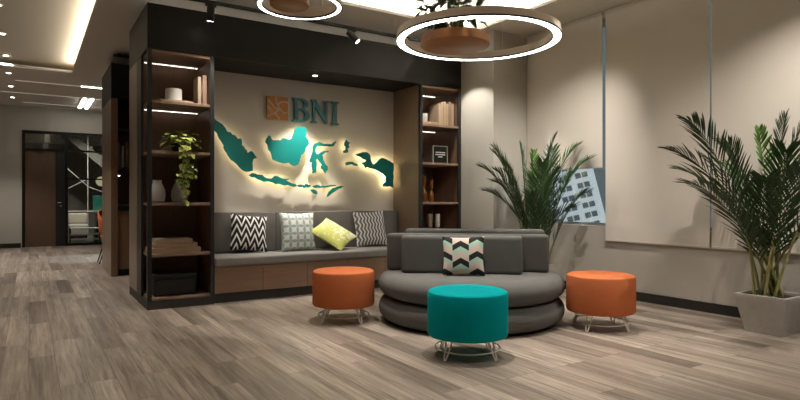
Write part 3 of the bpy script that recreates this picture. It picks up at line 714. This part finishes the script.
def back_cushion(lat, dep, W, T, z0, z1):
    c = rt * lat + fw * dep
    b = MB().box(-W / 2, W / 2, -T / 2, T / 2, z0, z1, .035, 4)
    b.xf(Matrix.Translation((c.x, c.y, 0)) @ Matrix.Rotation(CA, 4, 'Z'))
    b.build('back_cushion', M['sofab'], sf, smooth=True)
back_cushion(.522, 4.900, 1.02, .165, .428, .748)
back_cushion(.590, 5.085, 1.41, .165, .428, .752)
back_cushion(.675, 5.265, 1.26, .165, .428, .785)

# ------------------------------------------------------------------ stools
def stool(x, y, mat, label, group, R=.27):
    t = thing('stool', label, 'stool', (x, y, 0), group)
    pr = [(R - .03, .138), (R - .008, .142), (R, .155), (R, .415), (R - .006, .432), (R - .022, .441), (R - .06, .444)]
    MB().lathe(pr, (x, y, 0), 64).build('upholstered_drum', M[mat], t, smooth=True)
    MB().ringbody([(.212, .058), (.218, .053), (.224, .058), (.218, .063)], (x, y, 0), 64).build('foot_ring', M['chrome'], t, smooth=True)
    for k in range(4):
        a = -YAW + PI / 4 + k * PI / 2; ca, sa = math.cos(a), math.sin(a)
        p = lambda r, off, z: (x + r * ca - off * sa, y + r * sa + off * ca, z)
        MB().tube([p(.185, .026, .141), p(.231, .010, .02), p(.236, .006, .006), p(.236, -.006, .006), p(.231, -.010, .02), p(.185, -.026, .141)], .0058, 8).build('leg', M['chrome'], t, smooth=True)
    return t
stool(2.31, 4.49, 'orange', 'round orange stool between the bench and the grey sofa', 'orange drum stools')
stool(3.95, 3.08, 'orange', 'round orange stool between the grey sofa and the blinds', 'orange drum stools', .272)
stool(2.50, 3.03, 'teal', 'round teal stool standing in front of the grey sofa', 'drum stools', .272)

# ------------------------------------------------------------------ cushions
def pattern(name, fn, rough=.85):
    m, t = newmat(name, rough, spec=.2); X, Y, Z = t.xyz(t.obj()); t.link(fn(t, X, Y), t.bsdf.inputs['Base Color']); return m
def tri(t, x, period):            # triangle wave 0..1
    return t.m('MULTIPLY', t.m('PINGPONG', x, period / 2), 2 / period)
def zigzag(t, X, Y):
    v = t.m('FRACT', t.m('DIVIDE', t.m('ADD', t.m('SUBTRACT', Y, t.m('MULTIPLY', tri(t, t.m('ADD', X, 5.0), .098), .115)), 5.0), .105))
    return t.mix(t.m('LESS_THAN', v, .36), (.012, .012, .012), (.72, .70, .66))
def petals(t, X, Y):
    P = .085
    u = t.m('FRACT', t.m('DIVIDE', t.m('ADD', X, 5.0), P)); v = t.m('FRACT', t.m('DIVIDE', t.m('ADD', Y, 5.0), P))
    tot = None
    for a in (0, 1):
        for b in (0, 1):
            d = t.m('SQRT', t.m('ADD', t.m('POWER', t.m('SUBTRACT', u, float(a)), 2.0), t.m('POWER', t.m('SUBTRACT', v, float(b)), 2.0)))
            k = t.m('LESS_THAN', d, .70); tot = k if tot is None else t.m('ADD', tot, k)
    return t.mix(t.m('GREATER_THAN', tot, 1.5), (.86, .87, .83), (.42, .50, .46))
def mottled(t, X, Y):
    n = t.noise(t.obj(), 26, 4, .6); s_ = t.m('GREATER_THAN', t.m('SUBTRACT', n, t.m('MULTIPLY', Y, .55)), .46)
    return t.mix(s_, (.74, .74, .50), (.56, .57, .16))
def waves(t, X, Y):
    v = t.m('FRACT', t.m('DIVIDE', t.m('ADD', t.m('ADD', X, t.m('MULTIPLY', tri(t, t.m('ADD', Y, 5.0), .09), .022)), 5.0), .044))
    return t.mix(t.m('LESS_THAN', v, .42), (.13, .125, .12), (.62, .61, .59))
def chevron(t, X, Y):
    Wc = .134
    c = t.m('DIVIDE', t.m('ADD', X, 5.0 + .045), Wc); i = t.m('FLOOR', c); f = t.m('FRACT', c)
    h = t.m('MULTIPLY', t.m('ABSOLUTE', t.m('SUBTRACT', f, .5)), .075)
    y = t.m('ADD', t.m('ADD', Y, h), t.m('MULTIPLY', t.m('MODULO', i, 2.0), .055))
    v = t.m('FRACT', t.m('DIVIDE', t.m('ADD', y, 5.0), .140))
    a = t.mix(t.m('LESS_THAN', v, .66), (.02, .022, .022), (.40, .58, .48))
    return t.mix(t.m('LESS_THAN', v, .40), a, (.62, .50, .44))
M['p_zig'] = pattern('zigzag_print', zigzag); M['p_pet'] = pattern('petal_print', petals); M['p_mot'] = pattern('mottled_print', mottled)
M['p_wav'] = pattern('wave_print', waves); M['p_chv'] = pattern('chevron_print', chevron)
def cushion(name, W, Hh, T, mat, loc, lean, rz, roll, label, group=None, tilt=0.0, back=None):
    b = MB(); n = 18
    def P(i, j, s_):
        u = 2 * i / n - 1; v = 2 * j / n - 1
        th = T / 2 * max(0.0, (1 - abs(u) ** 2.6) * (1 - abs(v) ** 2.6)) ** .55
        x = u * W / 2 * (1 - .075 * (1 - v * v)); y = v * Hh / 2 * (1 - .075 * (1 - u * u))
        return (x, y, s_ * th)
    g = {}
    for s_ in (1, -1):
        for i in range(n + 1):
            for j in range(n + 1):
                e = i in (0, n) or j in (0, n)
                if s_ == -1 and e: g[(s_, i, j)] = g[(1, i, j)]
                else: g[(s_, i, j)] = b.bm.verts.new(P(i, j, s_))
    for s_ in (1, -1):
        for i in range(n):
            for j in range(n):
                b.bm.faces.new([g[(s_, *q)] for q in ((i, j), (i + 1, j), (i + 1, j + 1), (i, j + 1))])
    o = b.build(name, mat, smooth=True)
    R = Matrix.Rotation(tilt, 3, 'Y') @ Matrix.Rotation(rz, 3, 'Z') @ Matrix.Rotation(H2 - lean, 3, 'X') @ Matrix.Rotation(roll, 3, 'Z')
    zmin = min((R @ v.co).z for v in o.data.vertices)
    if back is not None: loc = (loc[0], back - max((R @ v.co).y for v in o.data.vertices), loc[2])
    o.rotation_euler = R.to_euler(); o.location = (loc[0], loc[1], loc[2] - zmin)
    return tag(o, label, 'cushion', group)
R_ = math.radians
CG = 'scatter cushions on the bench'
cushion('cushion', .42, .42, .14, M['p_zig'], (2.065, 6.27, .463), R_(18), R_(0), R_(-6), 'black and white zigzag cushion at the left end of the bench', CG, back=6.409)
cushion('cushion', .43, .45, .14, M['p_pet'], (2.62, 6.25, .463), R_(10), R_(0), R_(0), 'white cushion with grey green petal print on the bench', CG, back=6.33)
cushion('cushion', .46, .39, .12, M['p_mot'], (3.04, 6.17, .463), R_(52), R_(-2), R_(-52), 'tilted yellow green cushion slumped beside the white petal cushion', CG, back=6.409)
cushion('cushion', .44, .45, .14, M['p_wav'], (3.63, 6.26, .463), R_(14), R_(-4), R_(2), 'grey and white wavy striped cushion at the right end of the bench', CG, back=6.409)
pc = rt * (.520) + fw * 4.722
cushion('cushion', .345, .325, .10, M['p_chv'], (pc.x, pc.y, .426), R_(9), CA, R_(1), 'pink, mint and black chevron cushion on the round sofa')

# ------------------------------------------------------------------ things on the left bookcase
def onething(name, mat, label, cat, base, b, group=None, smooth=False):
    o = b.build(name, M[mat], smooth=smooth); recenter(o, base); return tag(o, label, cat, group)
z = 2.011
onething('flat_book', 'bookc', 'flat brown book under the white pot on the left bookcase', 'book', (1.24, 6.12, z), MB().box(1.08, 1.40, 6.02, 6.24, z, z + .036, .003, 1))
onething('white_pot', 'white', 'white cylindrical pot on the flat book, top of the left bookcase', 'pot', (1.23, 6.13, z + .037), MB().lathe([(.074, .0), (.08, .006), (.08, .118), (.074, .122), (.066, .118), (.066, .02)], (1.23, 6.13, z + .037), 40), smooth=True)
onething('book', 'bookc', 'upright tan book leaning nearer the centre, top shelf of the left bookcase', 'book', (1.455, 6.1, z), MB().box(1.437, 1.472, 6.0, 6.20, z, z + .29, .002, 1), 'upright books on the top left shelf')
onething('book', 'shelfw', 'upright pale book against the right side, top shelf of the left bookcase', 'book', (1.50, 6.1, z), MB().box(1.482, 1.525, 6.0, 6.20, z, z + .31, .002, 1), 'upright books on the top left shelf')
VP = [(.045, 0), (.068, .01), (.078, .07), (.074, .12), (.052, .175), (.040, .195), (.044, .222), (.036, .222), (.032, .19)]
onething('vase', 'greyc', 'pale grey vase at the left, fully seen below the trailing plant', 'vase', (1.075, 6.14, 1.026), MB().lathe(VP, (1.075, 6.14, 1.026), 40), 'grey vases', True)
onething('vase', 'greyc', 'grey vase half hidden behind the trailing leaves', 'vase', (1.30, 6.20, 1.026), MB().lathe([(r * 1.05, q) for r, q in VP], (1.30, 6.20, 1.026), 40), 'grey vases', True)
onething('flat_book', 'paper', 'wide tan book at the bottom of the lying pile, left bookcase', 'book', (1.22, 6.12, .531), MB().box(.985, 1.455, 5.96, 6.28, .531, .579, .003, 1), 'lying books on the lower left shelf')
onething('flat_book', 'paper', 'middle tan book of the lying pile, left bookcase', 'book', (1.23, 6.12, .58), MB().box(1.02, 1.43, 5.98, 6.26, .580, .62, .003, 1), 'lying books on the lower left shelf')
onething('flat_book', 'bookc', 'narrow brown book on top of the lying pile, left bookcase', 'book', (1.20, 6.12, .621), MB().box(1.04, 1.385, 6.0, 6.24, .621, .665, .003, 1), 'lying books on the lower left shelf')
bk = thing('storage_basket', 'black lidded basket on the floor of the left bookcase', 'basket', (1.22, 6.14, .106))
MB().box(1.02, 1.42, 5.99, 6.30, .106, .27, .02, 3).build('basket_body', M['basket'], bk, smooth=True)
MB().box(1.012, 1.428, 5.982, 6.308, .271, .318, .015, 3).build('lid', M['basket'], bk, smooth=True)
skt = MB().box(.968, .972, 6.30, 6.345, .25, .30).build('power_socket', M['white']); recenter(skt, (.97, 6.32, .25)); tag(skt, 'small white socket low on the left side of the left bookcase', 'socket')
# trailing plant
tp = thing('trailing_plant', 'yellow green trailing plant spilling over a shelf of the left bookcase', 'plant', (1.27, 6.05, 1.526))
MB().lathe([(.055, 0), (.07, .01), (.085, .085), (.078, .09), (.07, .07)], (1.27, 6.05, 1.526), 32).build('pot', M['black'], tp, smooth=True)
b = MB(); v = MB(); rn = random.Random(3)
for i in range(62):
    a = rn.uniform(0, 2 * PI); r = rn.uniform(.03, .155)
    p = Vector((1.27 + r * math.cos(a), 6.03 + r * .8 * math.sin(a) - .02, 1.60 + rn.uniform(-.03, .16) * (1 - r * 2.5)))
    leaf(b, p, Vector((math.cos(a), math.sin(a) - .5, rn.uniform(-.7, .2))), Vector((0, 0, 1)), rn.uniform(.07, .10), rn.uniform(.055, .075), .1)
for k in range(4):
    x0 = 1.245 + k * .030; y0 = 5.865 - .008 * (k % 2); zend = (1.14, 1.03, 1.10, 1.26)[k]
    pts = [(x0, 5.98, 1.60), (x0, 5.90, 1.615), (x0, y0, 1.56)]
    q = 1.5
    while q > zend: pts.append((x0 + .02 * math.sin(q * 23 + k), y0, q)); q -= .05
    v.tube(pts, .0028, 5)
    for px_, py_, pz_ in pts[2:]:
        for s_ in (1, -1):
            if rn.random() < .62:
                leaf(b, Vector((px_, py_ - .004, pz_)), Vector((s_ * rn.uniform(.3, 1.0), -.5 - rn.random() * .9, rn.uniform(-1.2, -.2))), Vector((rn.uniform(-.5, .5), -.4, 1)), rn.uniform(.055, .08), rn.uniform(.045, .06), .25)
b.build('leaves', M['pothos'], tp); v.build('vines', M['stem'], tp)
# ------------------------------------------------------------------ things on the right bookcase
z = 2.011
onething('flat_book', 'paper', 'flat book under the white cup on the right bookcase', 'book', (4.27, 6.02, z), MB().box(4.165, 4.40, 5.93, 6.13, z, z + .034, .003, 1))
onething('cup', 'white', 'white square cup on the flat book, right bookcase', 'cup', (4.22, 6.0, z + .035), MB().lathe([(.042, 0), (.046, .005), (.046, .105), (.04, .105), (.038, .02)], (4.235, 6.0, z + .035), 32), smooth=True)
pos = ('leftmost', 'second from left', 'third from left', 'fourth from left', 'fifth from left', 'rightmost')
xs = 4.43
for i in range(6):
    wd = (.040, .034, .042, .036, .044, .038)[i]; hh = (.27, .30, .31, .29, .32, .30)[i]
    bkk = onething('book', ('bookc', 'paper', 'bookc', 'paper', 'bookd', 'bookc')[i], pos[i] + ' upright tan book on the top shelf of the right bookcase', 'book', (xs + wd / 2, 6.05, z), MB().box(xs, xs + wd, 5.95, 6.17, z, z + hh, .002, 1), 'upright books on the top right shelf')
    xs += wd + .003
fr = thing('framed_sign', 'small framed black sign with white lines of writing, right bookcase', 'sign', (4.50, 6.02, 1.526))
MB().box(4.385, 4.605, 6.0, 6.02, 1.527, 1.747, .002, 1).build('board', M['black'], fr)
MB().box(4.378, 4.385, 5.995, 6.022, 1.526, 1.754).box(4.605, 4.612, 5.995, 6.022, 1.526, 1.754).box(4.385, 4.605, 5.995, 6.022, 1.747, 1.754).build('frame', M['greyc'], fr)
tx = MB(); rq = random.Random(5)
for r_, (zz, xa, xb) in enumerate(((1.66, 4.42, 4.57), (1.632, 4.415, 4.575), (1.604, 4.46, 4.53))):
    xq = xa
    while xq < xb:
        ww = rq.uniform(.006, .012); tx.box(xq, xq + ww, 5.9985, 5.9998, zz, zz + .015); xq += ww + .004
tx.build('writing', M['white'], fr)
onething('round_vase', 'black', 'dark disc shaped vase beside the framed sign, right bookcase', 'vase', (4.19, 6.1, 1.526), MB().lathe([(.03, 0), (.035, .006), (.072, .06), (.082, .11), (.066, .165), (.03, .195), (.026, .21), (.02, .21)], (4.212, 6.10, 1.526), 36), smooth=True)
BT = [(.036, 0), (.040, .006), (.040, .10), (.034, .135), (.018, .16), (.016, .20), (.026, .225), (.032, .30), (.030, .325), (.024, .30)]
for i, (x, y, s_, lab) in enumerate(((4.235, 6.00, 1.0, 'tall amber glass bottle at the left of the group, right bookcase'), (4.335, 5.98, .80, 'short amber glass bottle at the front of the group, right bookcase'), (4.40, 6.07, .88, 'amber glass bottle at the right of the group, right bookcase'))):
    onething('bottle', 'amber', lab, 'bottle', (x, y, 1.026), MB().lathe([(r * s_ ** .5, q * s_) for r, q in BT], (x, y, 1.026), 28), 'amber bottles', True)
for i, (x, lab) in enumerate(((4.33, 'left tall glass candle holder on the lower shelf of the right bookcase'), (4.45, 'right tall glass candle holder on the lower shelf of the right bookcase'))):
    onething('candle_holder', 'greyc' if i else 'bookd', lab, 'candle holder', (x, 6.0, .531), MB().lathe([(.045, 0), (.045, .01), (.012, .03), (.012, .16), (.030, .18), (.034, .34), (.028, .34), (.026, .19)], (x, 6.0, .531), 24), 'candle holders', True)

# ------------------------------------------------------------------ palms
def frond(t, pts, mat, stem, nleaf, Lmax, rise=.35, start=.32, rs=None, wid=.022, name='frond'):
    """rachis through Bezier pts, leaflets on both sides; ONE mesh"""
    p0, p1, p2, p3 = [Vector(q) for q in pts]
    def B(u): return p0 * (1 - u) ** 3 + p1 * (3 * u * (1 - u) ** 2) + p2 * (3 * u * u * (1 - u)) + p3 * u ** 3
    b = MB(); o0 = wloc(t)
    n = 14
    rp = [B(i / n) for i in range(n + 1)]
    b.tube(rp, [.0075 * (1 - .8 * i / n) for i in range(n + 1)], 6)
    for i in range(nleaf):
        u = start + (1 - start) * (i + .5) / nleaf
        p = B(u); d = (B(min(1, u + .02)) - B(u - .02)).normalized()
        side = d.cross(Vector((0, 0, 1)))
        if side.length < .05: side = Vector((1, 0, 0))
        side.normalize(); up = side.cross(d).normalized()
        w_ = (u - start) / (1 - start)
        L = Lmax * (math.sin(PI * (.18 + .74 * w_)) ** .8) * rs.uniform(.8, 1.15)
        fwd = 1.25 + 1.1 * w_
        for sg_ in (1, -1):
            dir_ = (side * sg_ + d * fwd * rs.uniform(.85, 1.15) + up * rise * rs.uniform(.5, 1.4)).normalized()
            sd = dir_.cross(up).normalized(); W = wid * rs.uniform(.8, 1.15)
            nn = sd.cross(dir_)
            prof = [(0, .25), (.3, .9), (.6, 1.0), (.85, .55), (1, .04)]
            last = None
            for q, ww in prof:
                c = p + dir_ * (L * q) - Vector((0, 0, 1)) * (L * .16 * q * q)
                cur = (b.bm.verts.new(c - sd * W * .5 * ww + nn * W * .16 * ww), b.bm.verts.new(c - nn * W * .10 * ww), b.bm.verts.new(c + sd * W * .5 * ww + nn * W * .16 * ww))
                if last:
                    b.bm.faces.new((last[0], last[1], cur[1], cur[0])); b.bm.faces.new((last[1], last[2], cur[2], cur[1]))
                last = cur
    for v in b.bm.verts:
        if v.co.x > 5.30: v.co.x = 5.30 + .1 * min(.1, v.co.x - 5.30)
        if v.co.y > 5.24 and v.co.x > 4.72: v.co.y = 5.24
    return b.build(name, mat, t)
def palm(t, base, tips, seed, Lmax, nleaf=30, rad=.125, zcane=.30):
    rs = random.Random(seed); base = Vector(base)
    for i, (tip, kind) in enumerate(tips):
        tip = Vector(tip); a = rs.uniform(0, 2 * PI)
        p0 = base + Vector((rad * (.35 + .65 * rs.random()) * math.cos(a), rad * (.35 + .65 * rs.random()) * math.sin(a), -.01))
        hz = Vector((tip.x - p0.x, tip.y - p0.y, 0)); H_ = tip.z - p0.z; rr = hz.length
        if kind == 'y':
            p1 = p0 + hz * .15 + Vector((0, 0, H_ * .35)); p2 = p0 + hz * .75 + Vector((0, 0, H_ * .75))
        else:
            apex = H_ + rr * .10
            p1 = p0 + hz * .20 + Vector((0, 0, apex * .42)); p2 = p0 + hz * .66 + Vector((0, 0, apex * .88))
        mat = {'d': M['leafd'], 'n': M['leaf'], 'l': M['leafl'], 'y': M['leafl']}[kind]
        if kind == 'y': frond(t, (p0, p1, p2, tip), mat, None, 9, Lmax * .55, .5, .72, rs, .026)
        else: frond(t, (p0, p1, p2, tip), mat, None, nleaf, Lmax * (.8 if rr < .3 else 1), .30, .22, rs, .0165)
        k = 8
        cane = [p0 * (1 - u) ** 3 + p1 * (3 * u * (1 - u) ** 2) + p2 * (3 * u * u * (1 - u)) + tip * u ** 3 for u in [j / k * zcane for j in range(k + 1)]]
        MB().tube(cane, [.0125 - .004 * j / k for j in range(k + 1)], 7).build('stem', M['stem' if i % 2 else 'stemd'], t)
pr = thing('potted_palm', 'tall palm in a square concrete pot at the right, before the wide blind', 'plant', (4.96, 2.24, 0), 'potted palms')
def square_pot(t, cx, cy, h, rb, rt_):
    b = MB(); rings = []
    for r, zz in ((rb, 0), (rt_ * .985, h - .03), (rt_, h - .01), (rt_, h), (rt_ - .028, h), (rt_ - .03, h - .03)):
        rings.append([b.bm.verts.new((cx + sx * r, cy + sy * r, zz)) for sx, sy in ((-1, -1), (1, -1), (1, 1), (-1, 1))])
    for a, c in zip(rings, rings[1:]):
        for i in range(4): b.bm.faces.new((a[i], a[(i + 1) % 4], c[(i + 1) % 4], c[i]))
    b.bm.faces.new(rings[0][::-1]); b.bm.faces.new(rings[-1])
    b.build('pot', M['concrete'], t)
    MB().box(cx - rt_ + .032, cx + rt_ - .032, cy - rt_ + .032, cy + rt_ - .032, h - .0295, h - .018).build('soil', M['soil'], t)
square_pot(pr, 4.96, 2.24, .305, .135, .192)
palm(pr, (4.95, 2.24, .29), [((4.15, 2.44, 1.64), 'd'), ((4.10, 2.58, 1.44), 'd'), ((4.10, 2.40, 1.17), 'd'), ((4.66, 2.42, 1.50), 'n'), ((4.80, 2.26, 1.60), 'y'), ((4.92, 1.98, 1.66), 'd'),
    ((4.55, 2.75, 1.30), 'n'), ((4.55, 2.10, 1.20), 'd'), ((4.85, 2.60, 1.52), 'n'), ((5.05, 1.75, 1.50), 'd'), ((4.75, 1.45, 1.30), 'd'), ((4.45, 1.75, 1.30), 'd'), ((5.12, 2.70, 1.35), 'n'), ((4.95, 1.55, 1.62), 'n'), ((4.70, 2.02, 1.42), 'n'), ((5.10, 2.20, 1.72), 'd')], 11, .33)
pw = thing('potted_palm', 'tall palm in the corner behind the round sofa, before the short blind', 'plant', (4.82, 4.62, 0), 'potted palms')
square_pot(pw, 4.82, 4.62, .34, .14, .19)
palm(pw, (4.82, 4.62, .33), [((4.36, 5.02, 1.42), 'd'), ((4.42, 4.88, 1.63), 'n'), ((4.32, 4.74, 1.24), 'd'), ((5.00, 4.50, 1.78), 'd'), ((5.24, 4.42, 1.66), 'n'), ((5.26, 4.27, 1.50), 'n'), ((5.12, 4.20, 1.12), 'd'),
    ((4.86, 4.72, 1.60), 'y'), ((4.84, 4.16, .96), 'd'), ((4.62, 4.95, 1.50), 'n'), ((5.10, 4.66, 1.50), 'd'), ((4.68, 4.40, 1.45), 'n'), ((4.55, 4.45, 1.10), 'd'), ((5.10, 4.95, 1.38), 'n'), ((4.92, 4.40, 1.38), 'n'), ((4.50, 5.10, 1.15), 'd'), ((4.52, 4.98, 1.58), 'd'), ((4.60, 4.88, 1.36), 'd'), ((4.72, 4.78, 1.66), 'n'), ((5.06, 4.60, 1.64), 'd'), ((5.16, 4.42, 1.34), 'd'), ((4.44, 4.84, 1.36), 'n')], 5, .32)
